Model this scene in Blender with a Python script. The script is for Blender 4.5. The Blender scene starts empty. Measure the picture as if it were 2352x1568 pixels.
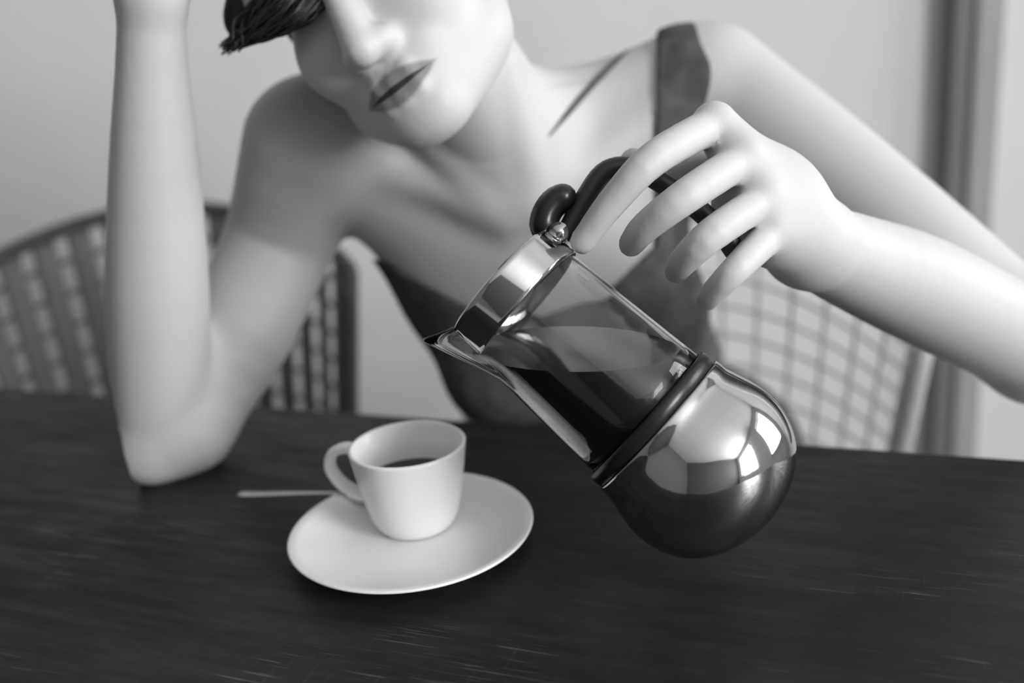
import bpy, bmesh, math, random
import numpy as np
from mathutils import Vector, Matrix
from mathutils.bvhtree import BVHTree
random.seed(7); np.random.seed(7)
scene = bpy.context.scene
C = scene.collection
R = math.radians

# ------------------------------------------------------------------ camera
F = 2300.0; CX, CY = 1176.0, 784.0
CAM = Vector((0, 0, 1.074)); PITCH = R(18); ROLL = R(5)
FWD = Vector((0, math.cos(PITCH), -math.sin(PITCH)))
_up0 = Vector((0, math.sin(PITCH), math.cos(PITCH))); _r0 = Vector((1, 0, 0))
RIGHT = _r0*math.cos(ROLL) - _up0*math.sin(ROLL)
UP = _up0*math.cos(ROLL) + _r0*math.sin(ROLL)
cam_d = bpy.data.cameras.new('camera'); cam = bpy.data.objects.new('camera', cam_d); C.objects.link(cam)
m3 = Matrix((RIGHT, UP, -FWD)).transposed()
cam.matrix_world = Matrix.Translation(CAM) @ m3.to_4x4()
cam_d.sensor_width = 36; cam_d.lens = 36*F/2352; cam_d.clip_start = 0.02
cam_d.dof.use_dof = True; cam_d.dof.focus_distance = 0.56; cam_d.dof.aperture_fstop = 2.8
scene.camera = cam

# ------------------------------------------------------------------ world, window daylight, exposure
w = bpy.data.worlds.new('world'); scene.world = w; w.use_nodes = True
w.node_tree.nodes['Background'].inputs[0].default_value = (0.8, 0.8, 0.8, 1)
w.node_tree.nodes['Background'].inputs[1].default_value = 1.0
for y_, sx_, en_ in ((-2.3, 2.2, 425), (.80, 1.5, 72)):       # daylight entering the two side windows
    ld = bpy.data.lights.new('window_daylight', 'AREA'); ld.shape = 'RECTANGLE'; ld.size = 2.0; ld.size_y = sx_; ld.energy = en_
    lo = bpy.data.objects.new('window_daylight', ld); C.objects.link(lo)
    lo.location = (3.3, y_, 1.95); lo.rotation_euler = (0, R(90), 0)
scene.view_settings.view_transform = 'Standard'; scene.view_settings.look = 'None'
scene.view_settings.gamma = 1; scene.view_settings.use_curve_mapping = False
scene.view_settings.exposure = 0.0

def ray(px, py): return RIGHT*((px-CX)/F) + UP*((CY-py)/F) + FWD
def at(px, py, Y): d = ray(px, py); return CAM + d*(Y/d.y)
def atd(px, py, dep): return CAM + ray(px, py)*dep
def onz(px, py, z): d = ray(px, py); return CAM + d*((z-CAM.z)/d.z)
def proj(p):
    q = Vector(p)-CAM; d = q.dot(FWD); return CX+F*q.dot(RIGHT)/d, CY-F*q.dot(UP)/d, d

# ------------------------------------------------------------------ materials
def mat(name, col, rough=0.5, metal=0.0, spec=0.5, noise=0.0, nscale=20.0, stretch=(1, 1, 1), bump=0.0, trans=0.0, ior=1.45):
    m = bpy.data.materials.new(name); m.use_nodes = True
    nt = m.node_tree; b = nt.nodes['Principled BSDF']
    b.inputs['Base Color'].default_value = (col, col, col, 1) if not isinstance(col, tuple) else (*col, 1)
    b.inputs['Roughness'].default_value = rough; b.inputs['Metallic'].default_value = metal
    b.inputs['Specular IOR Level'].default_value = spec; b.inputs['Transmission Weight'].default_value = trans
    b.inputs['IOR'].default_value = ior
    if noise or bump:
        tc = nt.nodes.new('ShaderNodeTexCoord'); mp = nt.nodes.new('ShaderNodeMapping'); mp.inputs['Scale'].default_value = stretch
        n = nt.nodes.new('ShaderNodeTexNoise'); n.inputs['Scale'].default_value = nscale; n.inputs['Detail'].default_value = 6
        nt.links.new(tc.outputs['Object'], mp.inputs['Vector']); nt.links.new(mp.outputs[0], n.inputs['Vector'])
        if noise:
            r = nt.nodes.new('ShaderNodeMapRange'); r.inputs['From Min'].default_value = .25; r.inputs['From Max'].default_value = .75
            r.inputs['To Min'].default_value = col*(1-noise); r.inputs['To Max'].default_value = col*(1+noise)
            nt.links.new(n.outputs['Fac'], r.inputs['Value']); nt.links.new(r.outputs[0], b.inputs['Base Color'])
        if bump:
            bp = nt.nodes.new('ShaderNodeBump'); bp.inputs['Strength'].default_value = bump; bp.inputs['Distance'].default_value = .002
            nt.links.new(n.outputs['Fac'], bp.inputs['Height']); nt.links.new(bp.outputs[0], b.inputs['Normal'])
    return m

M = {}
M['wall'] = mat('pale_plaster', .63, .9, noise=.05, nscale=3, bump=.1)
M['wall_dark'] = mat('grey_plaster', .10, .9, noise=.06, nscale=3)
M['ceiling'] = mat('ceiling_paint', .62, .9, noise=.03, nscale=4)
M['floor'] = mat('floor_boards', .48, .6, noise=.3, nscale=6, stretch=(1, 8, 1))
M['trim'] = mat('grey_paint', .30, .6, noise=.06, nscale=5)
M['trim_dark'] = mat('dark_grey_paint', .13, .6, noise=.06, nscale=5)
M['ceramic'] = mat('white_glazed_ceramic', .86, .22, spec=.4, noise=.02, nscale=12)
M['coffee'] = mat('black_coffee', .006, .08, noise=.2, nscale=30)
M['chrome'] = mat('polished_chrome', .58, .07, metal=1, noise=.04, nscale=25)
M['steel'] = mat('steel', .6, .22, metal=1, noise=.05, nscale=40)
M['black'] = mat('black_bakelite', .012, .3, noise=.2, nscale=30)
M['handle'] = mat('dark_bakelite', .035, .35, noise=.15, nscale=30)
M['dress'] = mat('charcoal_cloth', .085, .9, spec=.15, noise=.35, nscale=60, bump=.3)
M['hair'] = mat('dark_hair', .012, .5, noise=.4, nscale=40, stretch=(1, 1, 6))
M['wire'] = mat('grey_wire', .36, .5, noise=.1, nscale=30)
M['cane'] = mat('grey_cane', .14, .7, noise=.2, nscale=50, stretch=(1, 1, 4))
M['cane_dark'] = mat('dark_cane', .07, .7, noise=.2, nscale=50)

def glass():
    m = mat('clear_glass', .96, .015, trans=1.0, ior=1.45, spec=.6); return m
M['glass'] = glass()
def thin_glass():
    m = bpy.data.materials.new('window_glass'); m.use_nodes = True; nt = m.node_tree; nt.nodes.clear()
    o = nt.nodes.new('ShaderNodeOutputMaterial'); mx = nt.nodes.new('ShaderNodeMixShader'); t = nt.nodes.new('ShaderNodeBsdfTransparent')
    g = nt.nodes.new('ShaderNodeBsdfGlossy'); g.inputs['Roughness'].default_value = .02; mx.inputs[0].default_value = .06
    nt.links.new(t.outputs[0], mx.inputs[1]); nt.links.new(g.outputs[0], mx.inputs[2]); nt.links.new(mx.outputs[0], o.inputs[0]); return m
M['pane'] = thin_glass()

def rotx(a): return np.array([[1,0,0],[0,math.cos(a),-math.sin(a)],[0,math.sin(a),math.cos(a)]])
def roty(a): return np.array([[math.cos(a),0,math.sin(a)],[0,1,0],[-math.sin(a),0,math.cos(a)]])
def rotz(a): return np.array([[math.cos(a),-math.sin(a),0],[math.sin(a),math.cos(a),0],[0,0,1]])
CB3 = np.array([RIGHT, UP, -FWD]).T                       # camera basis (x right, y up, z to the viewer)
HS = .97                                                  # head frame: x her left, y up, z out of the face
HR = CB3 @ rotz(R(31)) @ roty(R(-24)) @ rotx(R(10))
HO = np.array(at(915, 196, .668)) - HR @ (np.array((0, -.066, .092))*HS)

def skin():
    m = bpy.data.materials.new('skin'); m.use_nodes = True; nt = m.node_tree; b = nt.nodes['Principled BSDF']; L = nt.links.new
    b.inputs['Roughness'].default_value = .5; b.inputs['Specular IOR Level'].default_value = .35
    tc = nt.nodes.new('ShaderNodeTexCoord'); n = nt.nodes.new('ShaderNodeTexNoise'); n.inputs['Scale'].default_value = 14
    L(tc.outputs['Object'], n.inputs['Vector'])
    r = nt.nodes.new('ShaderNodeMapRange'); r.inputs['To Min'].default_value = .47; r.inputs['To Max'].default_value = .53
    L(n.outputs['Fac'], r.inputs['Value'])
    def mth(op, *v):
        q = nt.nodes.new('ShaderNodeMath'); q.operation = op
        for i, x in enumerate(v):
            if isinstance(x, (int, float)): q.inputs[i].default_value = x
            else: L(x, q.inputs[i])
        return q.outputs[0]
    vs = nt.nodes.new('ShaderNodeVectorMath'); vs.operation = 'SUBTRACT'; vs.inputs[1].default_value = tuple(HO); L(tc.outputs['Object'], vs.inputs[0])
    def dot(c):
        d = nt.nodes.new('ShaderNodeVectorMath'); d.operation = 'DOT_PRODUCT'; d.inputs[1].default_value = tuple(HR[:, c]/HS); L(vs.outputs[0], d.inputs[0]); return d.outputs['Value']
    X, Y, Z = dot(0), dot(1), dot(2)
    inface = mth('MULTIPLY', mth('GREATER_THAN', Z, .055), mth('LESS_THAN', mth('ABSOLUTE', X), .07))
    def band(cx, cy, half, thick, bend, soft):
        """1 inside a lens-shaped stroke around (cx, cy): half length, half thickness, upward bend at the ends"""
        u = mth('DIVIDE', mth('SUBTRACT', mth('ABSOLUTE', X) if cx else X, cx), half); u2 = mth('MULTIPLY', u, u)
        t = mth('MULTIPLY', mth('MAXIMUM', mth('SUBTRACT', 1.0, u2), 0.0), thick)
        dy = mth('ABSOLUTE', mth('SUBTRACT', mth('SUBTRACT', Y, cy), mth('MULTIPLY', u2, bend)))
        return mth('MULTIPLY', mth('MULTIPLY', mth('MINIMUM', mth('MAXIMUM', mth('DIVIDE', mth('SUBTRACT', t, dy), soft), 0.0), 1.0), mth('LESS_THAN', u2, 1.0)), inface)
    lips = mth('MULTIPLY', band(0, -.0675, .0320, .0125, .0008, .0030), .62)
    crease_shade = band(0, -.0675, .0340, .0038, .0008, .0020)  # shade of the crease between the lips, put into the skin colour
    brow = mth('MULTIPLY', band(.033, .047, .020, .0048, -.004, .002), .9)
    lash = mth('MULTIPLY', band(.031, .012, .015, .0022, .003, .001), .9)
    f = mth('MAXIMUM', mth('MAXIMUM', lips, crease_shade), mth('MAXIMUM', brow, lash))
    mx = nt.nodes.new('ShaderNodeMix'); mx.data_type = 'RGBA'; mx.inputs['B'].default_value = (.03, .03, .03, 1)
    L(r.outputs[0], mx.inputs['A']); L(f, mx.inputs['Factor']); L(mx.outputs['Result'], b.inputs['Base Color'])
    n2 = nt.nodes.new('ShaderNodeTexNoise'); n2.inputs['Scale'].default_value = 350
    bp = nt.nodes.new('ShaderNodeBump'); bp.inputs['Strength'].default_value = .08; bp.inputs['Distance'].default_value = .001
    L(tc.outputs['Object'], n2.inputs['Vector']); L(n2.outputs['Fac'], bp.inputs['Height']); L(bp.outputs[0], b.inputs['Normal'])
    return m
M['skin'] = skin()

def wood():
    m = bpy.data.materials.new('dark_worn_wood'); m.use_nodes = True; nt = m.node_tree; b = nt.nodes['Principled BSDF']; L = nt.links.new
    tc = nt.nodes.new('ShaderNodeTexCoord')
    def nz(scale, sc, detail=6, rot=0, loc=(0, 0, 0)):
        mp = nt.nodes.new('ShaderNodeMapping'); mp.inputs['Scale'].default_value = sc; mp.inputs['Rotation'].default_value = (0, 0, rot); mp.inputs['Location'].default_value = loc
        n = nt.nodes.new('ShaderNodeTexNoise'); n.inputs['Scale'].default_value = scale; n.inputs['Detail'].default_value = detail
        L(tc.outputs['Object'], mp.inputs[0]); L(mp.outputs[0], n.inputs['Vector']); return n.outputs['Fac']
    def rng(v, a, c, lo, hi):
        r = nt.nodes.new('ShaderNodeMapRange'); r.inputs['From Min'].default_value = a; r.inputs['From Max'].default_value = c
        r.inputs['To Min'].default_value = lo; r.inputs['To Max'].default_value = hi; L(v, r.inputs['Value']); return r.outputs[0]
    def mth(op, x, y):
        n = nt.nodes.new('ShaderNodeMath'); n.operation = op
        for i, v in enumerate((x, y)):
            if isinstance(v, (int, float)): n.inputs[i].default_value = v
            else: L(v, n.inputs[i])
        return n.outputs[0]
    grain = rng(nz(5, (1.2, 14, 1), 8), .3, .7, .72, 1.28)
    blotch = rng(nz(3.2, (1, 1.3, 1), 5, .5, (0, 4, 0)), .34, .66, .30, 2.1)
    mott = rng(nz(60, (1, 2, 1), 4), .3, .7, .8, 1.2)
    base = mth('MULTIPLY', mth('MULTIPLY', mth('MULTIPLY', grain, blotch), mott), .0090)
    patch = rng(nz(6, (1, 1.6, 1), 3, 0, (3, 1, 0)), .51, .63, 0, 1)
    s1 = mth('MULTIPLY', rng(nz(9, (2.6, 70, 1), 4, .05, (1, 5, 0)), .60, .68, 0, .065), patch)
    s2 = mth('MULTIPLY', rng(nz(11, (46, 2.2, 1), 4, .8, (8, 2, 0)), .62, .70, 0, .018), patch)
    col = mth('ADD', base, mth('ADD', s1, s2)); L(col, b.inputs['Base Color'])
    L(rng(nz(18, (1, 6, 1), 5), .3, .7, .38, .62), b.inputs['Roughness']); b.inputs['Specular IOR Level'].default_value = .25
    bp = nt.nodes.new('ShaderNodeBump'); bp.inputs['Strength'].default_value = .12; bp.inputs['Distance'].default_value = .002
    L(nz(10, (1.5, 24, 1), 6), bp.inputs['Height']); L(bp.outputs[0], b.inputs['Normal']); return m
M['wood'] = wood()

# ------------------------------------------------------------------ helpers
def obj(name, bm, material, parent=None, smooth=False, bevel=0):
    me = bpy.data.meshes.new(name)
    if isinstance(bm, bmesh.types.BMesh):
        bmesh.ops.recalc_face_normals(bm, faces=bm.faces); bm.to_mesh(me); bm.free()
    else:
        me.from_pydata(bm[0], [], bm[1])
    me.materials.append(material)
    if smooth: me.polygons.foreach_set('use_smooth', [True]*len(me.polygons))
    o = bpy.data.objects.new(name, me); C.objects.link(o)
    if parent is not None: o.parent = parent; o.matrix_parent_inverse = parent.matrix_world.inverted()
    if bevel:
        b = o.modifiers.new('bevel', 'BEVEL'); b.width = bevel; b.segments = 3; b.limit_method = 'ANGLE'
    return o
def tag(o, label, cat, group=None):
    o['label'] = label; o['category'] = cat
    if group: o['group'] = group
    return o
def struct(o): o['kind'] = 'structure'; return o
def thing(name, label, cat, mw=None, group=None):
    o = bpy.data.objects.new(name, None); C.objects.link(o); o.empty_display_size = .05
    o.matrix_world = mw if mw is not None else Matrix.Identity(4)
    bpy.context.view_layer.update()
    return tag(o, label, cat, group)
def box(bm, lo, hi, mw=None):
    x0, y0, z0 = lo; x1, y1, z1 = hi
    vs = [Vector(p) for p in ((x0,y0,z0),(x1,y0,z0),(x1,y1,z0),(x0,y1,z0),(x0,y0,z1),(x1,y0,z1),(x1,y1,z1),(x0,y1,z1))]
    vs = [bm.verts.new(mw @ v if mw else v) for v in vs]
    for f in ((0,3,2,1),(4,5,6,7),(0,1,5,4),(1,2,6,5),(2,3,7,6),(3,0,4,7)): bm.faces.new([vs[i] for i in f])
    return bm
def spline(pts, n):
    pts = [np.array(p, float) for p in pts]; P = [2*pts[0]-pts[1]]+pts+[2*pts[-1]-pts[-2]]; out = []
    for i in range(1, len(P)-2):
        for k in range(n):
            t = k/n; a, b, c, d = P[i-1], P[i], P[i+1], P[i+2]
            out.append(.5*((2*b)+(-a+c)*t+(2*a-5*b+4*c-d)*t*t+(-a+3*b-3*c+d)*t**3))
    out.append(pts[-1]); return out
def tube(bm, pts, rad, seg=10, flat=None, closed=False):
    """rad: number or list; flat=(normal vector, ratio) squashes the section along a direction"""
    pts = [Vector(p) for p in pts]; n = len(pts)
    if not hasattr(rad, '__len__'): rad = [rad]*n
    rings = []; prev = None
    for i, p in enumerate(pts):
        if closed: t = (pts[(i+1) % n]-pts[i-1]).normalized()
        else: t = (pts[min(i+1, n-1)]-pts[max(i-1, 0)]).normalized()
        if prev is None: nrm = t.orthogonal().normalized() if flat is None else Vector(flat[0])
        else: nrm = prev
        nrm = (nrm-t*nrm.dot(t)).normalized(); prev = nrm; bn = t.cross(nrm)
        k = flat[1] if flat else 1.0
        rings.append([bm.verts.new(p+nrm*(math.cos(a)*rad[i]*k)+bn*(math.sin(a)*rad[i])) for a in (2*math.pi*j/seg for j in range(seg))])
    m = n if closed else n-1
    for i in range(m):
        A, B = rings[i], rings[(i+1) % n]
        for j in range(seg): bm.faces.new((A[j], A[(j+1) % seg], B[(j+1) % seg], B[j]))
    if not closed: bm.faces.new(rings[0][::-1]); bm.faces.new(rings[-1])
    return bm
def lathe(bm, prof, seg=64, mw=None, fn=None):
    """prof: list of (r,z); r==0 makes a pole. fn(r,z,ang)->(r,z)"""
    rings = []
    for r, z in prof:
        if r < 1e-6: v = Vector((0, 0, z)); rings.append([bm.verts.new(mw @ v if mw else v)])
        else:
            ring = []
            for j in range(seg):
                a = 2*math.pi*j/seg; rr, zz = fn(r, z, a) if fn else (r, z)
                v = Vector((rr*math.cos(a), rr*math.sin(a), zz)); ring.append(bm.verts.new(mw @ v if mw else v))
            rings.append(ring)
    for A, B in zip(rings, rings[1:]):
        if len(A) == 1 and len(B) == 1: continue
        for j in range(seg):
            k = (j+1) % seg
            if len(A) == 1: bm.faces.new((A[0], B[j], B[k]))
            elif len(B) == 1: bm.faces.new((A[j], B[0], A[k]))
            else: bm.faces.new((A[j], B[j], B[k], A[k]))
    return bm

# ------------------------------------------------------------------ room
XL, XR, YB, YF, ZC = -2.3, 2.9, 1.80, -3.8, 3.2
struct(obj('floor', box(bmesh.new(), (XL-.1, YF-.1, -.1), (XR+.1, YB+.1, 0)), M['floor']))
struct(obj('ceiling', box(bmesh.new(), (XL-.1, YF-.1, ZC), (XR+.1, YB+.1, ZC+.1)), M['ceiling']))
struct(obj('wall_back', box(bmesh.new(), (XL-.1, YB, 0), (XR+.1, YB+.1, ZC)), M['wall']))
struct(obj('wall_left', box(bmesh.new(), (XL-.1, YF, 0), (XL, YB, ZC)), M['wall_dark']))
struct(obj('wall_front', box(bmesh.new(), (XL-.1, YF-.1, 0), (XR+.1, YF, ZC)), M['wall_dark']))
wz0, wz1, t = .95, 2.95, .05
wins = [(-3.4, -1.2), (.05, 1.55)]
bm = bmesh.new()
box(bm, (XR, YF, 0), (XR+.1, YB, wz0)); box(bm, (XR, YF, wz1), (XR+.1, YB, ZC))
for y0, y1 in ((YF, -3.4), (-1.2, .05), (1.55, YB)): box(bm, (XR, y0, wz0), (XR+.1, y1, wz1))
struct(obj('wall_right', bm, M['wall']))
for wi, (wy0, wy1) in enumerate(wins):
    bm = bmesh.new()
    box(bm, (XR+.01, wy0, wz0), (XR+.08, wy0+t, wz1)); box(bm, (XR+.01, wy1-t, wz0), (XR+.08, wy1, wz1))
    box(bm, (XR+.01, wy0+t, wz0), (XR+.08, wy1-t, wz0+t)); box(bm, (XR+.01, wy0+t, wz1-t), (XR+.08, wy1-t, wz1))
    win = struct(obj('window_%d' % (wi+1), bm, M['trim'])); nm = 3 if wi == 0 else 2
    for k in range(1, nm): obj('mullion', box(bmesh.new(), (XR+.02, wy0+(wy1-wy0)*k/nm-.02, wz0+t), (XR+.07, wy0+(wy1-wy0)*k/nm+.02, wz1-t)), M['trim'], win)
    for k in range(nm):
        y0 = wy0+(wy1-wy0)*k/nm+(t if k == 0 else .02); y1 = wy0+(wy1-wy0)*(k+1)/nm-(t if k == nm-1 else .02)
        obj('pane', box(bmesh.new(), (XR+.042, y0, wz0+t), (XR+.048, y1, wz1-t)), M['pane'], win)
    obj('window_sill', box(bmesh.new(), (XR-.08, wy0-.04, wz0-.04), (XR+.0, wy1+.04, wz0)), M['trim'], win)
# door casing on the back wall: stepped moulding
a = at(2160, 60, YB).x; b_ = at(2296, 60, YB).x; wd = b_-a
cas = struct(obj('trim_1', box(bmesh.new(), (a, YB-.02, 0), (b_, YB, ZC)), M['trim'], bevel=.004))
obj('moulding', box(bmesh.new(), (a, YB-.05, 0), (a+wd*.32, YB-.02, ZC)), M['trim_dark'], cas, bevel=.006)
obj('moulding', box(bmesh.new(), (a+wd*.42, YB-.035, 0), (a+wd*.52, YB-.02, ZC)), M['trim_dark'], cas, bevel=.004)
struct(obj('baseboard_back', box(bmesh.new(), (XL, YB-.018, 0), (a-.002, YB, .12)), M['trim'], bevel=.004))

# ------------------------------------------------------------------ table
TZ = .75
A = onz(0, 889, TZ); B = onz(2352, 1052, TZ)
ex = (B-A).normalized(); ey = Vector((0, 0, 1)).cross(ex)
O = A + ex*((Vector((0, 0, TZ))-A).dot(ex))            # far edge point beside the camera axis
TM = Matrix((ex, ey, Vector((0, 0, 1)))).transposed().to_4x4(); TM.translation = (O.x, O.y, 0)
table = thing('dining_table', 'dark scratched wooden table under the cup and saucer', 'table', TM)
o = obj('tabletop', box(bmesh.new(), (-.95, -.80, TZ-.035), (.95, 0, TZ)), M['wood'], bevel=.005); o.parent = table
for sx in (-1, 1):
    for sy in (-.74, -.06):
        bm = bmesh.new(); x = sx*.88
        vs = [[bm.verts.new((x+dx*s, sy+dy*s, z)) for dx, dy in ((-1,-1),(1,-1),(1,1),(-1,1))] for s, z in ((.02, 0), (.032, TZ-.035))]
        bm.faces.new(vs[0][::-1]); bm.faces.new(vs[1])
        for j in range(4): bm.faces.new((vs[0][j], vs[0][(j+1) % 4], vs[1][(j+1) % 4], vs[1][j]))
        o = obj('leg', bm, M['wood'], bevel=.004); o.parent = table
for lo_, hi_ in (((-.85, -.045, TZ-.11), (.85, -.025, TZ-.035)), ((-.85, -.775, TZ-.11), (.85, -.755, TZ-.035)),
                 ((-.905, -.71, TZ-.11), (-.885, -.09, TZ-.035)), ((.885, -.71, TZ-.11), (.905, -.09, TZ-.035))):
    o = obj('apron', box(bmesh.new(), lo_, hi_), M['wood'], bevel=.002); o.parent = table

# ------------------------------------------------------------------ saucer, cup, coffee, spoon
SC = onz(946, 1222, TZ+.008); SC = Vector((SC.x, SC.y, TZ))
bm = bmesh.new()
lathe(bm, [(0, .003), (.038, .003), (.040, 0), (.044, 0), (.046, .002), (.060, .0045), (.074, .0090), (.0795, .0118), (.0802, .0130), (.0790, .0137),
           (.073, .0120), (.060, .0080), (.046, .0055), (.040, .0051), (.030, .0050), (0, .0050)], 96)
saucer = obj('saucer', bm, M['ceramic'], smooth=True); saucer.location = SC
tag(saucer, 'white ceramic saucer lying on the dark table under the cup', 'saucer')
CB = SC + Vector((.002, .0165, .0054))
bm = bmesh.new(); RT, CH = .0385, .0580
lathe(bm, [(0, .002), (.020, .002), (.0215, 0), (.0235, 0), (.0260, .003), (.0295, .010), (.0325, .022), (.0355, .038), (RT, CH-.001), (RT+.0002, CH), (RT-.0012, CH+.0012), (RT-.003, CH),
           (.0330, .038), (.0300, .022), (.0270, .012), (.0230, .0065), (.016, .005), (0, .005)], 96)
cup = obj('coffee_cup', bm, M['ceramic'], smooth=True); cup.location = CB
tag(cup, 'small white coffee cup standing on the saucer', 'cup')
ha = R(158); hd = Vector((math.cos(ha), math.sin(ha), 0))
hp = [hd*.0355+Vector((0, 0, .049)), hd*.046+Vector((0, 0, .0520)), hd*.0575+Vector((0, 0, .047)), hd*.0610+Vector((0, 0, .036)), hd*.054+Vector((0, 0, .025)), hd*.043+Vector((0, 0, .0195)), hd*.0315+Vector((0, 0, .0205))]
bm = bmesh.new(); tube(bm, spline(hp, 6), .0037, 12, flat=(Vector((-hd.y, hd.x, 0)), 1.6))
o = obj('handle', bm, M['ceramic'], smooth=True); o.parent = cup
bm = bmesh.new(); lathe(bm, [(0, .0062), (.0165, .0062), (.0232, .0076), (.0268, .0130), (.0296, .0222), (.0318, .0335), (0, .0335)], 64)
o = obj('coffee', bm, M['coffee']); o.location = CB
tag(o, 'black coffee half filling the white cup', 'coffee')
# teaspoon: bowl in the saucer behind the cup, handle out over the rim
s_end = onz(548, 1137, TZ+.014); s_mid = onz(735, 1128, TZ+.0155)
sd = (s_mid-s_end).normalized(); sn = Vector((-sd.y, sd.x, 0)).normalized()
bm = bmesh.new(); rings = []
prof = [(0, .0042, .0150), (.004, .0054, .0150), (.020, .0047, .0148), (.045, .0032, .0146), (.066, .0022, .0142), (.078, .0024, .0128), (.084, .0052, .0118), (.092, .0092, .0110), (.104, .0112, .0106), (.116, .0094, .0116), (.123, .0050, .0130), (.1255, .0008, .0136)]
for s, hw, z in prof:
    c = s_end+sd*s; c.z = TZ+z
    dip = -.0035 if .084 <= s <= .12 else 0
    rings.append([bm.verts.new(c+sn*(hw*u)+Vector((0, 0, (dip*(1-u*u))+v))) for u, v in ((-1, 0), (-.5, .0006), (0, .0007), (.5, .0006), (1, 0), (.5, -.0007), (0, -.0008), (-.5, -.0007))])
for P, Q in zip(rings, rings[1:]):
    for j in range(8): bm.faces.new((P[j], P[(j+1) % 8], Q[(j+1) % 8], Q[j]))
bm.faces.new(rings[0][::-1]); bm.faces.new(rings[-1])
o = obj('teaspoon', bm, M['steel'], smooth=True)
tag(o, 'steel teaspoon resting on the saucer behind the cup handle', 'spoon')

# ------------------------------------------------------------------ coffee pot (tilted, in the hand)
PO = atd(1152, 655, .578); PB = atd(1505, 970, .566)
pa = (PB-PO).normalized(); GL = (PB-PO).length
nrm = atd(1240, 540, .578)-PO; pn = (nrm-pa*nrm.dot(pa)).normalized(); pb = pa.cross(pn)     # pn: handle side
PM = Matrix((pn, pb, pa)).transposed().to_4x4(); PM.translation = PO                        # local z runs from rim to dome, +x is handle, -x is spout
pot = thing('coffee_pot', 'glass coffee pot with chrome dome base, tilted in the raised hand above the table', 'coffee pot', PM)
def part(name, bm, m, smooth=True, bevel=0, par=None):
    o = obj(name, bm, m, smooth=smooth, bevel=bevel); o.parent = par or pot; return o
def spout(r, z, a):
    d = (a-math.pi+math.pi) % (2*math.pi)-math.pi
    k = max(0, 1-max(z, 0)/.040); g = math.exp(-(d/.30)**2)
    return r+.0150*g*k**1.5, z-.012*g*k**3
R0, R1 = .0395, .0445
def rad(z): return R0+(R1-R0)*min(1, max(0, z/GL))
bm = bmesh.new(); zs = [0, .004, .008, .014, .02, .028, .036, .045, .06, .08, .10, GL-.004]
outer = [(rad(z), z) for z in zs]; inner = [(rad(z)-.0022, z) for z in zs]
lathe(bm, [(0, GL)] + [(R1-.006, GL), (R1-.002, GL-.001)] + outer[::-1] + [(R0-.0011, -.0012)] + inner + [(R1-.006, GL-.0030), (0, GL-.0032)], 128,
      fn=lambda r, z, a: spout(r, z, a))
part('glass_body', bm, M['glass'])
# chrome collar, open at the spout
def collar(bm, r_out, r_in, z0, z1, gap, seg=72):
    rows = []
    for j in range(seg+1):
        a = math.pi+gap+(2*math.pi-2*gap)*j/seg; c, s = math.cos(a), math.sin(a)
        rows.append([bm.verts.new((r*c, r*s, z)) for r, z in ((r_in, z0), (r_out-.0006, z0-.0004), (r_out+.0005, z0+.001), (r_out, z0+.003), (r_out+.001, z1-.002), (r_out+.0004, z1), (r_in+.001, z1))])
    for P, Q in zip(rows, rows[1:]):
        for j in range(7): bm.faces.new((P[j], P[(j+1) % 7], Q[(j+1) % 7], Q[j]))
    bm.faces.new(rows[0]); bm.faces.new(rows[-1][::-1]); return bm
part('collar', collar(bmesh.new(), R0+.0022, R0+.0008, -.0010, .020, .50), M['chrome'])
bm = bmesh.new(); lathe(bm, [(R1+.0002, GL-.0075), (R1+.0026, GL-.0075), (R1+.0034, GL-.005), (R1+.0030, GL+.001), (R1+.0002, GL+.001), (R1+.0002, GL-.0075)], 96)
part('base_ring', bm, M['black'])
bm = bmesh.new()
dome = [(R1+.0005, .0012), (.0482, .0016), (.0488, .004), (.0490, .009), (.0508, .016), (.0530, .025), (.0540, .034), (.0532, .044), (.0500, .054), (.0445, .063), (.0365, .0705), (.026, .0765), (.013, .0805), (0, .0818)]
fine = [tuple(p) for p in spline(dome, 4)]; fine[-1] = (0, .0818)
lathe(bm, [(0, GL+.0012)] + [(max(r, 0) if i < len(fine)-1 else 0, GL+z) for i, (r, z) in enumerate(fine)], 96)
part('dome_base', bm, M['chrome'])
# handle loop
hpx = [(1296, 548, .578), (1345, 455, .577), (1395, 392, .577), (1470, 392, .577), (1580, 462, .576), (1660, 535, .575), (1700, 600, .575)]
PI_ = PM.inverted()
hl = [PI_ @ atd(*q) for q in hpx]
bm = bmesh.new(); hs_ = spline(hl, 6); tube(bm, hs_, [.0062]*(len(hs_)-3)+[.0058, .0046, .0026], 14, flat=(Vector((0, 1, 0)), 1.15))
part('handle', bm, M['handle'])
# thumb lever and hinge above the collar
hz = PI_ @ atd(1262, 478, .578)
bm = bmesh.new(); lv = spline([PI_ @ atd(1250, 548, .578), PI_ @ atd(1252, 500, .578), PI_ @ atd(1278, 462, .578), PI_ @ atd(1322, 452, .578)], 5)
tube(bm, lv, [.0055, .0072, .0080]+[.0086]*(len(lv)-6)+[.0080, .0068, .0040], 14, flat=(Vector((0, 1, 0)), 1.5))
part('thumb_lever', bm, M['black'])
bm = bmesh.new(); tube(bm, [PI_ @ atd(1285, 540, .578)+Vector((0, -.013, 0)), PI_ @ atd(1285, 540, .578)+Vector((0, .013, 0))], .0055, 16)
part('hinge', bm, M['chrome'])
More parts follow.
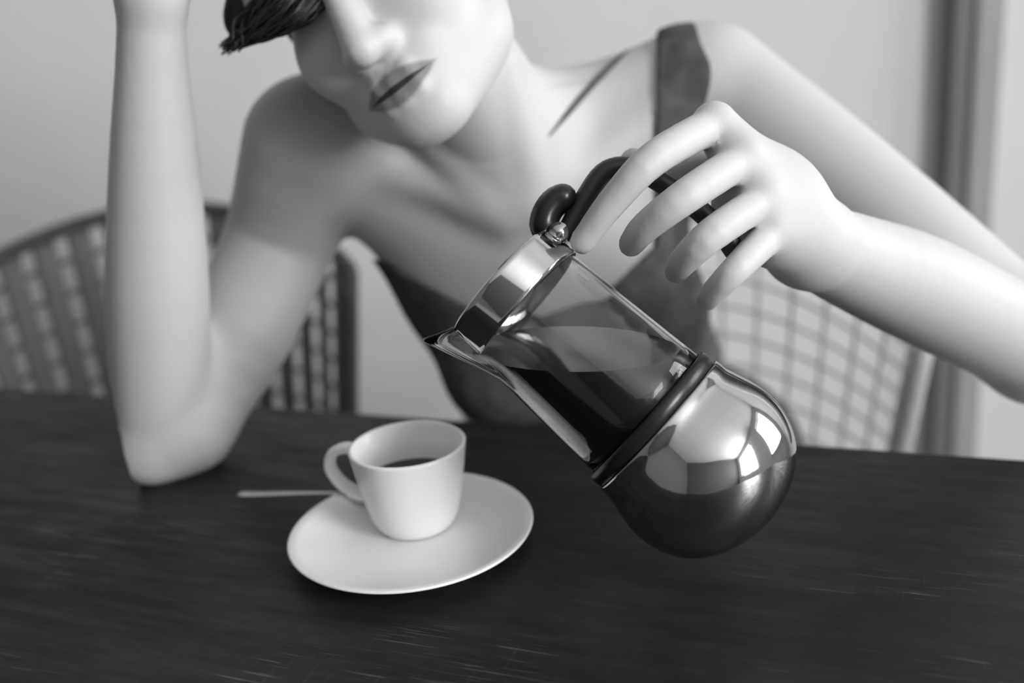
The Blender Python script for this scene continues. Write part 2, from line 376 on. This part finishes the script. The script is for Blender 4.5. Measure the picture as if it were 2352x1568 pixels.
# coffee left in the pot, level with the horizon
bm = bmesh.new(); zz = [0.003, .02, .05, .08, GL-.0036]
lathe(bm, [(0, zz[0])] + [(rad(z)-.0027, z) for z in zz] + [(0, zz[-1])], 64, mw=PM)
lev = atd(1180, 805, .575)
bmesh.ops.bisect_plane(bm, geom=bm.verts[:]+bm.edges[:]+bm.faces[:], plane_co=lev, plane_no=Vector((0, 0, 1)), clear_outer=True)
ed = [e for e in bm.edges if e.is_boundary]; bmesh.ops.contextual_create(bm, geom=ed)
o = obj('coffee', bm, M['coffee']); tag(o, 'dark coffee left inside the tilted glass pot', 'coffee')

# ------------------------------------------------------------------ chairs behind the table
def tub_chair(name, label, cx, cy, rx, ry, yaw, z_top, z_drop, ncol, colw, nrow, mcol, mrow, mframe, roww, arc=R(88)):
    mw = Matrix.Translation((cx, cy, 0)) @ Matrix.Rotation(yaw, 4, 'Z')
    t = thing(name, label, 'chair', mw, 'chairs behind the table')
    zs_ = .45
    def P(th, v, off=0):                                    # v 0 seat .. 1 top ; th 0 = middle of the back
        k = .86+.14*v; zt = z_top-z_drop*math.sin(th)**2
        return Vector(((rx*k+off)*math.sin(th), (ry*k+off)*math.cos(th), zs_+.02+(zt-zs_-.02)*v))
    n = 40
    bm = bmesh.new(); tube(bm, [P(-arc+2*arc*i/n, 1) for i in range(n+1)], .011, 10); o = obj('top_rail', bm, mframe, smooth=True); o.parent = t
    bm = bmesh.new(); tube(bm, [P(-arc+2*arc*i/n, 0) for i in range(n+1)], .010, 10); o = obj('seat_rail', bm, mframe, smooth=True); o.parent = t
    for s in (-1, 1):
        bm = bmesh.new(); tube(bm, [P(s*arc, v/6) for v in range(7)], .012, 10); o = obj('post', bm, mframe, smooth=True); o.parent = t
    for i in range(ncol):
        th = -arc+2*arc*(i+.5)/ncol
        bm = bmesh.new(); tube(bm, [P(th, v/6, -.003) for v in range(7)], colw, 8, flat=(Vector((math.sin(th), math.cos(th), 0)), min(1, .0025/colw)))
        o = obj('slat', bm, mcol, smooth=True); o.parent = t
    for j in range(1, nrow):
        bm = bmesh.new(); tube(bm, [P(-arc+2*arc*i/n, j/nrow, .003) for i in range(n+1)], roww, 6); o = obj('crosswire', bm, mrow, smooth=True); o.parent = t
    bm = bmesh.new(); pr = []
    for i in range(48):
        a = 2*math.pi*i/48; pr.append((rx*.85*math.cos(a), (ry*.85 if math.sin(a) > 0 else ry*.95)*math.sin(a)))
    lo_ = [bm.verts.new((x, y, zs_-.03)) for x, y in pr]; hi_ = [bm.verts.new((x, y, zs_)) for x, y in pr]
    bm.faces.new(lo_[::-1]); bm.faces.new(hi_)
    for i in range(48): bm.faces.new((lo_[i], lo_[(i+1) % 48], hi_[(i+1) % 48], hi_[i]))
    o = obj('seat', bm, mcol, bevel=.006); o.parent = t
    for sx in (-1, 1):
        for sy in (-1, 1):
            bm = bmesh.new(); tube(bm, [(sx*rx*.62, sy*ry*.6, zs_-.02), (sx*rx*.8, sy*ry*.8, 0)], [.013, .010], 10); o = obj('leg', bm, mframe, smooth=True); o.parent = t
    return t
c1 = at(395, 560, 1.45)
tub_chair('wicker_chair', 'empty tub chair with broad woven slats beside the propped elbow', c1.x, 1.22, .285, .27, R(8), .845, .07, 17, .0165, 8, M['cane'], M['cane_dark'], M['cane_dark'], .0035)
tub_chair('wire_chair', 'pale wire grid tub chair that the woman sits on', 0.195, 1.06, .262, .29, R(-6), .80, .10, 16, .0024, 8, M['wire'], M['wire'], M['wire'], .0021)

# ------------------------------------------------------------------ person: signed distance field -> surface net
class Field:
    def __init__(s, lo, hi, h):
        s.lo = np.array(lo, np.float32); s.h = h; s.n = [int(math.ceil((b-a)/h))+1 for a, b in zip(lo, hi)]
        s.D = np.full(s.n, 1.0, np.float32)
    def sub(s, lo, hi):
        i0 = [max(0, int((a-l)/s.h)) for a, l in zip(lo, s.lo)]; i1 = [min(n, int((b-l)/s.h)+2) for b, l, n in zip(hi, s.lo, s.n)]
        if any(b <= a for a, b in zip(i0, i1)): return None, None
        ax = [np.arange(a, b, dtype=np.float32)*s.h+l for a, b, l in zip(i0, i1, s.lo)]
        return tuple(slice(a, b) for a, b in zip(i0, i1)), np.meshgrid(*ax, indexing='ij', sparse=True)
    def blend(s, sl, d, k, mode):
        D = s.D[sl]
        if mode == 'add':
            h = np.clip(.5+.5*(D-d)/k, 0, 1); s.D[sl] = D*(1-h)+d*h-k*h*(1-h)
        else:
            h = np.clip(.5-.5*(D+d)/k, 0, 1); s.D[sl] = D*(1-h)-d*h+k*h*(1-h)
    def cap(s, a, b, ra, rb, k=.01, mode='add'):
        a = np.array(a, np.float32); b = np.array(b, np.float32); m = max(ra, rb)+k+2*s.h
        sl, g = s.sub(np.minimum(a, b)-m, np.maximum(a, b)+m)
        if sl is None: return
        ab = b-a; L2 = float(ab @ ab)+1e-12
        t = np.clip(((g[0]-a[0])*ab[0]+(g[1]-a[1])*ab[1]+(g[2]-a[2])*ab[2])/L2, 0, 1)
        d = np.sqrt((g[0]-a[0]-t*ab[0])**2+(g[1]-a[1]-t*ab[1])**2+(g[2]-a[2]-t*ab[2])**2)-(ra+(rb-ra)*t)
        s.blend(sl, d, k, mode)
    def chain(s, pts, rs, k=.01, sub=4):
        c = spline([np.append(np.array(p, float), r) for p, r in zip(pts, rs)], sub); c = np.array(c, np.float32)
        m = c[:, 3].max()+k+2*s.h; sl, g = s.sub(c[:, :3].min(0)-m, c[:, :3].max(0)+m)
        if sl is None: return
        best = None
        for p, q in zip(c, c[1:]):
            ab = q[:3]-p[:3]; L2 = float(ab @ ab)+1e-12
            t = np.clip(((g[0]-p[0])*ab[0]+(g[1]-p[1])*ab[1]+(g[2]-p[2])*ab[2])/L2, 0, 1)
            d = np.sqrt((g[0]-p[0]-t*ab[0])**2+(g[1]-p[1]-t*ab[1])**2+(g[2]-p[2]-t*ab[2])**2)-(p[3]+(q[3]-p[3])*t)
            best = d if best is None else np.minimum(best, d)
        s.blend(sl, best, k, 'add')
    def ell(s, c, r, Rm=None, k=.01, mode='add'):
        c = np.array(c, np.float32); Rm = np.eye(3) if Rm is None else np.array(Rm); r = np.array(r, float)
        e = np.sqrt(((Rm*r)**2).sum(1))+k+2*s.h
        sl, g = s.sub(c-e, c+e)
        if sl is None: return
        x, y, z = g[0]-c[0], g[1]-c[1], g[2]-c[2]
        q = [(x*Rm[0, i]+y*Rm[1, i]+z*Rm[2, i]) for i in range(3)]
        k0 = np.sqrt(sum((q[i]/r[i])**2 for i in range(3))); k1 = np.sqrt(sum((q[i]/r[i]**2)**2 for i in range(3)))+1e-9
        s.blend(sl, (k0*(k0-1)/k1).astype(np.float32), k, mode)
    def mesh(s, name, material, parent=None, smooth_iter=3):
        V, Q = nets(s.D, s.lo, s.h)
        V = relax(V, Q, smooth_iter)
        me = bpy.data.meshes.new(name); me.vertices.add(len(V)); me.vertices.foreach_set('co', V.astype(np.float32).ravel())
        me.loops.add(Q.size); me.loops.foreach_set('vertex_index', Q.astype(np.int32).ravel())
        me.polygons.add(len(Q)); me.polygons.foreach_set('loop_start', np.arange(0, Q.size, 4, dtype=np.int32))
        me.update(calc_edges=True); me.polygons.foreach_set('use_smooth', np.ones(len(Q), bool)); me.materials.append(material); me.validate()
        o = bpy.data.objects.new(name, me); C.objects.link(o)
        if parent is not None: o.parent = parent; o.matrix_parent_inverse = parent.matrix_world.inverted()
        return o, V
def nets(D, lo, h):
    S = D < 0; n = D.shape
    m_any = np.zeros([x-1 for x in n], bool); m_all = np.ones_like(m_any)
    offs = [(i, j, k) for i in (0, 1) for j in (0, 1) for k in (0, 1)]
    for i, j, k in offs:
        v = S[i:n[0]-1+i, j:n[1]-1+j, k:n[2]-1+k]; m_any |= v; m_all &= v
    cells = np.argwhere(m_any & ~m_all); cn = m_any.shape
    flat = (cells[:, 0]*cn[1]+cells[:, 1])*cn[2]+cells[:, 2]
    vals = {o: D[cells[:, 0]+o[0], cells[:, 1]+o[1], cells[:, 2]+o[2]] for o in offs}
    acc = np.zeros((len(cells), 3)); cnt = np.zeros(len(cells))
    for a in offs:
        for ax in range(3):
            if a[ax]: continue
            b = tuple(a[i]+(i == ax) for i in range(3)); va, vb = vals[a], vals[b]
            x = (va < 0) != (vb < 0); t = np.where(x, va/np.where(x, va-vb, 1), 0)
            p = np.tile(np.array(a, float), (len(cells), 1)); p[:, ax] = t
            acc[x] += p[x]; cnt[x] += 1
    V = (cells+acc/cnt[:, None])*h+np.array(lo)
    quads = []
    for ax in range(3):
        sl0 = [slice(None)]*3; sl1 = [slice(None)]*3; sl0[ax] = slice(0, n[ax]-1); sl1[ax] = slice(1, n[ax])
        e = np.argwhere(S[tuple(sl0)] != S[tuple(sl1)])
        b, c = (ax+1) % 3, (ax+2) % 3
        e = e[(e[:, b] > 0) & (e[:, c] > 0) & (e[:, b] < n[b]-1) & (e[:, c] < n[c]-1)]
        inside0 = S[e[:, 0], e[:, 1], e[:, 2]]
        ids = []
        for db, dc in ((1, 1), (0, 1), (0, 0), (1, 0)):
            q = e.copy(); q[:, b] -= db; q[:, c] -= dc
            ids.append(np.searchsorted(flat, (q[:, 0]*cn[1]+q[:, 1])*cn[2]+q[:, 2]))
        q = np.stack(ids, 1); q[~inside0] = q[~inside0][:, ::-1]; quads.append(q)
    return V, np.concatenate(quads)
def relax(V, Q, it):
    E = np.concatenate([Q[:, [0, 1]], Q[:, [1, 2]], Q[:, [2, 3]], Q[:, [3, 0]]]); N = len(V)
    deg = np.bincount(E.ravel(), minlength=N).astype(float)[:, None]
    for k in range(it):
        for lam in (.6, -.58):
            A_ = np.stack([np.bincount(E[:, 0], V[E[:, 1], i], N)+np.bincount(E[:, 1], V[E[:, 0], i], N) for i in range(3)], 1)/np.maximum(deg, 1)
            V = V+lam*(A_-V)
    return V

def hl_(x, y, z): return HO+HR @ (np.array((x, y, z))*HS)
def nv(v): v = np.array(v, float); return v/np.linalg.norm(v)

H = .0025
body = Field((-.30, .50, -.005), (.50, 1.32, 1.37), H)
SR = np.array(at(712, 335, .83)); SL = np.array(at(1640, 195, .88)); N_ = np.array(at(1195, 480, .815)); NB = np.array(at(1165, 320, .875))
PEL = np.array((.15, 1.09, .565))
ac = nv(SL-SR); dn = nv(PEL-(SR+SL)/2); ac = nv(ac-dn*(ac @ dn)); fw = np.cross(ac, -dn); fw = fw if fw[1] < 0 else -fw
TR = np.stack([ac, -dn, fw], 1)
T = body
# torso
CC = N_+dn*.115-fw*.055
T.ell(CC, (.135, .150, .088), TR, .02)
T.ell(CC+dn*.13-fw*.01, (.118, .13, .085), TR, .04)
T.ell(PEL, (.165, .115, .115), np.stack([nv((1, 0, 0)), nv((0, 0, 1)), nv((0, -1, 0))], 1), .05)
T.ell((CC+PEL)/2+dn*.03, (.118, .12, .085), TR, .05)
for s in (-1, 1): T.ell(CC+ac*.068*s+dn*.045+fw*.065, (.056, .058, .048), TR, .03)
T.cap(NB, SR+(SL-SR)*.10-fw*.01, .045, .036, .05); T.cap(NB, SR+(SL-SR)*.90-fw*.01, .045, .036, .05)
T.cap(CC+dn*-.05+ac*-.06, SR+ac*.012, .055, .045, .04); T.cap(CC+dn*-.05+ac*.06, SL-ac*.012, .055, .045, .04)
T.cap(N_+ac*-.015, SR+fw*.024+ac*.02-dn*.015, .0075, .0085, .028); T.cap(N_+ac*.015, SL+fw*.024-ac*.02-dn*.02, .0075, .0085, .028)
for s in (-1, 1):
    hip = PEL+np.array((s*.085, -.02, -.02)); knee = np.array((.12+s*.10, .70, .555)); ank = np.array((.12+s*.11, .74, .085))
    T.cap(hip, knee, .082, .056, .05)
legs_done = T.D.copy()
TD = Field((-.30, .50, -.005), (.50, 1.32, 1.37), H); TD.D = legs_done
for s in (-1, 1):
    knee = np.array((.12+s*.10, .70, .555)); ank = np.array((.12+s*.11, .74, .085)); calf = knee*.68+ank*.32+np.array((0, .02, 0))
    T.chain([knee, calf, ank], [.054, .052, .033], .02); T.cap(ank+np.array((0, .02, -.045)), ank+np.array((s*.02, -.13, -.058)), .036, .026, .02)
# neck and head
T.cap(hl_(0, -.045, -.025), NB+(N_-NB)*.25, .050, .056, .03)
T.cap(hl_(.052, -.035, -.012), N_+ac*.016-fw*.006, .013, .011, .012)          # neck cords
T.cap(hl_(-.052, -.035, -.012), N_-ac*.016-fw*.006, .013, .011, .012)
hd_ = Field((-.12, -.16, -.14), (.12, .16, .15), .0028)
def HE(c, r, k=.012, mode='add'): body.ell(hl_(*c), np.array(r)*HS, HR, k, mode)
def HC(a, b, ra, rb, k=.008, mode='add'): body.cap(hl_(*a), hl_(*b), ra*HS, rb*HS, k, mode)
HE((0, .040, -.018), (.074, .080, .094), .01)
HE((0, -.015, .032), (.062, .080, .058), .03)
HE((0, -.068, .044), (.043, .033, .043), .03)
for s in (-1, 1):
    HC((s*.056, -.030, -.004), (s*.046, -.062, .022), .016, .016, .03); HC((s*.046, -.062, .022), (s*.014, -.092, .070), .016, .014, .025)
    HE((s*.038, -.022, .062), (.026, .024, .022), .025)
HE((0, -.0915, .080), (.019, .0135, .0140), .018)
HE((0, -.064, .073), (.030, .026, .020), .018)
for s in (-1, 1): HE((s*.032, .024, .098), (.017, .013, .017), .02, 'sub')
HC((0, .022, .084), (0, -.036, .1095), .0078, .0120, .012)
for s in (-1, 1):
    HE((s*.0125, -.0375, .0985), (.0080, .0075, .0100), .010)
    HE((s*.031, .021, .072), (.0145, .0105, .0125), .006)
    HC((s*.012, .042, .088), (s*.046, .044, .074), .008, .006, .014)
    HE((s*.074, -.003, -.008), (.009, .030, .018), .008)
up_l = [(-.0305, -.0665, .0775), (-.012, -.0605, .0935), (0, -.0622, .0955), (.012, -.0605, .0935), (.0305, -.0665, .0775)]
lo_l = [(-.0285, -.0675, .0775), (-.012, -.0735, .0920), (0, -.0745, .0935), (.012, -.0735, .0920), (.0285, -.0675, .0775)]
for L_, rr in ((up_l, (.003, .0055, .0050, .0055, .003)), (lo_l, (.003, .0064, .0070, .0064, .003))):
    for p, q, r1, r2 in zip(L_, L_[1:], rr, rr[1:]): HC(p, q, r1, r2, .005)
# propped arm (elbow on the table)
eb = onz(338, 1118, TZ)
def A_(px, py, dy): return np.array(at(px, py, eb.y+dy))
E1 = A_(352, 1040, .018); E1[2] = max(E1[2], TZ+.0275)
W1 = A_(348, -20, -.030)
body.chain([E1, A_(360, 945, .015), A_(365, 850, .012), A_(362, 660, .004), A_(356, 380, -.010), A_(350, 150, -.022), W1], [.0270, .0325, .0360, .0365, .0300, .0230, .0205], .014)
E2 = A_(432, 985, .032); E2[2] = max(E2[2], TZ+.034)
body.chain([E2, A_(540, 775, .080), A_(640, 560, .140), SR], [.0335, .0440, .0470, .0540], .018)
body.cap(E1, E2, .026, .031, .02)
# its hand against the temple, fingers in the hair
pm = A_(392, -165, -.020); kn = A_(452, -262, .010)
body.chain([W1, pm, kn], [.0205, .0260, .0200], .012)
for i, q in enumerate(((-.050, .112, .050), (-.058, .120, .022), (-.062, .120, -.006), (-.068, .108, -.032))):
    tip = hl_(*q); mcp = kn+HR @ np.array((0, .012-.004*i, .030-.019*i)); mid = mcp*.45+tip*.55+HR @ np.array((-.020, .012, 0))
    body.cap(pm, mcp, .016, .011, .012); body.chain([mcp, mid, tip], [.0105, .0092, .0075], .004)
body.chain([pm*.7+W1*.3, A_(470, -150, -.02), A_(545, -135, .0), hl_(-.066, .040, .062)], [.014, .0120, .0098, .0080], .006)
# arm that lifts the pot
E_ = np.array(at(2385, 800, .70)); W_ = np.array(at(1862, 560, .602))
body.chain([SL, SL*.55+E_*.45+np.array((0, 0, .006)), E_], [.050, .0440, .0390], .02)
F1 = np.array(at(2120, 668, .652))
body.chain([E_, F1, np.array(at(1970, 605, .625)), W_], [.0375, .0365, .0310, .0255], .02)
# hand round the handle
def P_(px, py, d): return np.array(atd(px, py, d))
mc = [P_(1640, 284, .583), P_(1704, 366, .577), P_(1750, 460, .576), P_(1768, 540, .580)]
for m_, r_ in zip(mc, (.0150, .0150, .0142, .0130)): body.cap(W_+(m_-W_)*.05, m_, .020, r_*.88, .016)
body.ell((mc[0]+mc[3]+W_*1.2)/3.2, (.034, .034, .015), np.stack([nv(mc[0]-mc[3]), np.cross(nv(np.array(FWD)), nv(mc[0]-mc[3])), nv(np.array(FWD))], 1), .015)
fing = [
 ([mc[0], P_(1502, 364, .553), P_(1408, 462, .556), P_(1338, 554, .566)], (.0106, .0098, .0086, .0074)),
 ([mc[1], P_(1576, 450, .547), P_(1484, 520, .556), P_(1450, 560, .574)], (.0106, .0098, .0087, .0075)),
 ([mc[2], P_(1638, 536, .547), P_(1575, 594, .556), P_(1554, 622, .575)], (.0102, .0095, .0084, .0073)),
 ([mc[3], P_(1692, 616, .553), P_(1642, 668, .561), P_(1624, 690, .576)], (.0100, .0082, .0073, .0064)),
]
for pts, rs in fing: body.chain(pts, rs, .0022)
body.chain([W_+(mc[0]-W_)*.25+np.array(FWD)*.02, P_(1640, 400, .618), P_(1530, 400, .612), P_(1455, 372, .600)], [.017, .0135, .0108, .0085], .008)

root = thing('person', 'woman in a dark dress leaning on her elbow and lifting a coffee pot', 'person', Matrix.Translation((.15, 1.09, 0)))
bo, V = body.mesh('body', M['skin'], root, 3)
# dress: a shell over the torso, cut along the neckline
fd = TD
ax = [np.arange(n, dtype=np.float32)*H+l for n, l in zip(fd.n, fd.lo)]
zi = int((.44-fd.lo[2])/H)
sub = fd.D[:, :, zi:]; gx, gy, gz = np.meshgrid(ax[0], ax[1], ax[2][zi:], indexing='ij', sparse=True)
dep = (gx-CAM.x)*FWD.x+(gy-CAM.y)*FWD.y+(gz-CAM.z)*FWD.z
px = CX+F*((gx-CAM.x)*RIGHT.x+(gy-CAM.y)*RIGHT.y+(gz-CAM.z)*RIGHT.z)/dep
py = CY-F*((gx-CAM.x)*UP.x+(gy-CAM.y)*UP.y+(gz-CAM.z)*UP.z)/dep
neck = np.interp(px, [700, 880, 950, 1080, 1250, 1420, 1500, 1560, 1750], [560, 600, 640, 705, 725, 650, 570, 520, 520]).astype(np.float32)
reg = (neck-py)*.0004
reg = np.minimum(reg, np.maximum(np.abs(px-1600)-92, py-900)*.0004)
DF = Field((fd.lo[0], fd.lo[1], fd.lo[2]+zi*H), (fd.lo[0]+.01,)*3 if False else (.50, 1.32, 1.37), H)
dd = np.maximum(sub-.0045, reg)
dd = np.maximum(dd, ((.60 - gy)+gx*0+gz*0)*1.0)           # hem over the knees
DF.n = list(dd.shape); DF.D = dd.astype(np.float32)
dr, _ = DF.mesh('dress', M['dress'], root, 3)
del px, py, dep, neck, reg, dd
# hair
hf = Field((-.16, -.16, -.17), (.16, .18, .16), .0032)
hf.ell((0, .048, -.024), (.084, .086, .104), None, .01)
hf.ell((0, -.005, -.060), (.066, .070, .060), None, .03)
hf.ell((.006, -.030, .100), (.076, .090, .082), None, .012, 'sub')
def tl(p): return HR.T @ (np.array(p)-HO)/HS
hf.chain([tl(at(760, -110, .700)), tl(at(690, -20, .690)), tl(at(640, 30, .695)), tl(at(590, 62, .705))], [.018, .016, .012, .006], .010)
hf.chain([tl(at(640, -110, .735)), tl(at(580, -20, .735)), tl(at(545, 45, .730)), tl(at(552, 88, .725))], [.022, .016, .010, .005], .008)
rnd = np.random.RandomState(3)
for i in range(6):
    a = rnd.uniform(-2.9, -.25); y = rnd.uniform(-.02, .11); rr = .070
    c = np.array((math.sin(a)*-rr if rnd.rand() < .5 else math.sin(a)*rr, y, math.cos(a)*.07-.03)); c[2] = min(c[2], .02)
    hf.ell(c, (.020, .028, .022), rotx(rnd.uniform(-1, 1)), .02)
V2, Q2 = nets(hf.D, hf.lo, hf.h); V2 = relax(V2, Q2, 3)
V2 = V2*HS @ HR.T+HO
me = bpy.data.meshes.new('hair'); me.from_pydata(V2.tolist(), [], Q2.tolist()); me.materials.append(M['hair'])
me.polygons.foreach_set('use_smooth', [True]*len(me.polygons)); me.update()
ho = bpy.data.objects.new('hair', me); C.objects.link(ho); ho.parent = root; ho.matrix_parent_inverse = root.matrix_world.inverted()
bm = bmesh.new()
L1 = [(770, -110, .690), (700, -25, .676), (645, 28, .683), (590, 66, .697), (556, 92, .702)]
for i in range(380):
    j = lambda s_: rnd.uniform(-s_, s_)
    k = rnd.rand(); ph = rnd.uniform(0, 6.3)
    if i < 180:
        y0 = .715+j(.014); ex_ = 525+75*k+j(12); ey_ = 96-30*k+j(16)
        ctl = [at(650+80*k+j(30), -70+j(30), y0), at(598+60*k+j(24), 0+j(20), y0-.006), at(550+70*k+j(18), 52+j(16), y0-.010), at(ex_, ey_, y0-.012+j(.006)), at(ex_-16+j(10), ey_+16+j(8), y0-.012+j(.006))]
    else:
        ang = rnd.uniform(0, 6.3); rr_ = (66, 60, 46, 26, 10)
        ctl = [at(x+rr_[n_]*math.cos(ang)+j(8), y+rr_[n_]*math.sin(ang)+j(8), Y-.006*math.cos(ang-2.2)+j(.003)) for n_, (x, y, Y) in enumerate(L1)]
    sp = spline(ctl, 5)
    sp = [Vector(p)+UP*(.0010*math.sin(ph+n_*.6))+RIGHT*(.0010*math.cos(ph+n_*.5)) for n_, p in enumerate(sp)]
    tube(bm, sp, [.0012-.0007*n_/len(sp) for n_ in range(len(sp))], 4)
# combed strands over the whole crown, from the parting down to the hairline and the nape
for i in range(1300):
    az = rnd.uniform(-math.pi, math.pi); front = abs(az) < 1.15; c0 = np.array((0, .048, -.024))
    e1 = rnd.uniform(.55, .95) if front else rnd.uniform(-.75, -.1)
    pts_ = []
    for n_ in range(9):
        el = 1.45+(e1-1.45)*n_/8; a_ = az+.10*math.sin(n_*.9+i); rr_ = np.array((.0875, .0895, .1075))*(1+.012*math.sin(i*1.7)+.006*math.sin(n_*1.3+i))
        pts_.append(Vector(hl_(*(c0+rr_*np.array((math.sin(a_)*math.cos(el), math.sin(el), math.cos(a_)*math.cos(el)))))))
    tube(bm, pts_, [.0016]*7+[.0012, .0005], 4)
o = obj('loose_curls', bm, M['hair'], root, smooth=True)
# thin dark strip across the upper chest, laid on the skin
bvh = BVHTree.FromObject(bo, bpy.context.evaluated_depsgraph_get())
pts = []
for k in range(25):
    t = k/24; x = 1262+(1520-1262)*t; y = 312+(52-312)*t-18*math.sin(math.pi*t)
    d = ray(x, y).normalized(); hit = bvh.ray_cast(bo.matrix_world.inverted() @ (CAM+d*.70), d)
    if hit[0] is not None: pts.append((bo.matrix_world @ hit[0])-d*.001)
if len(pts) > 4:
    bm = bmesh.new(); tube(bm, pts, [.0026*min(1, .25+k_/6, .25+(len(pts)-1-k_)/3) for k_ in range(len(pts))], 6); obj('chest_strip', bm, M['dress'], root, smooth=True)
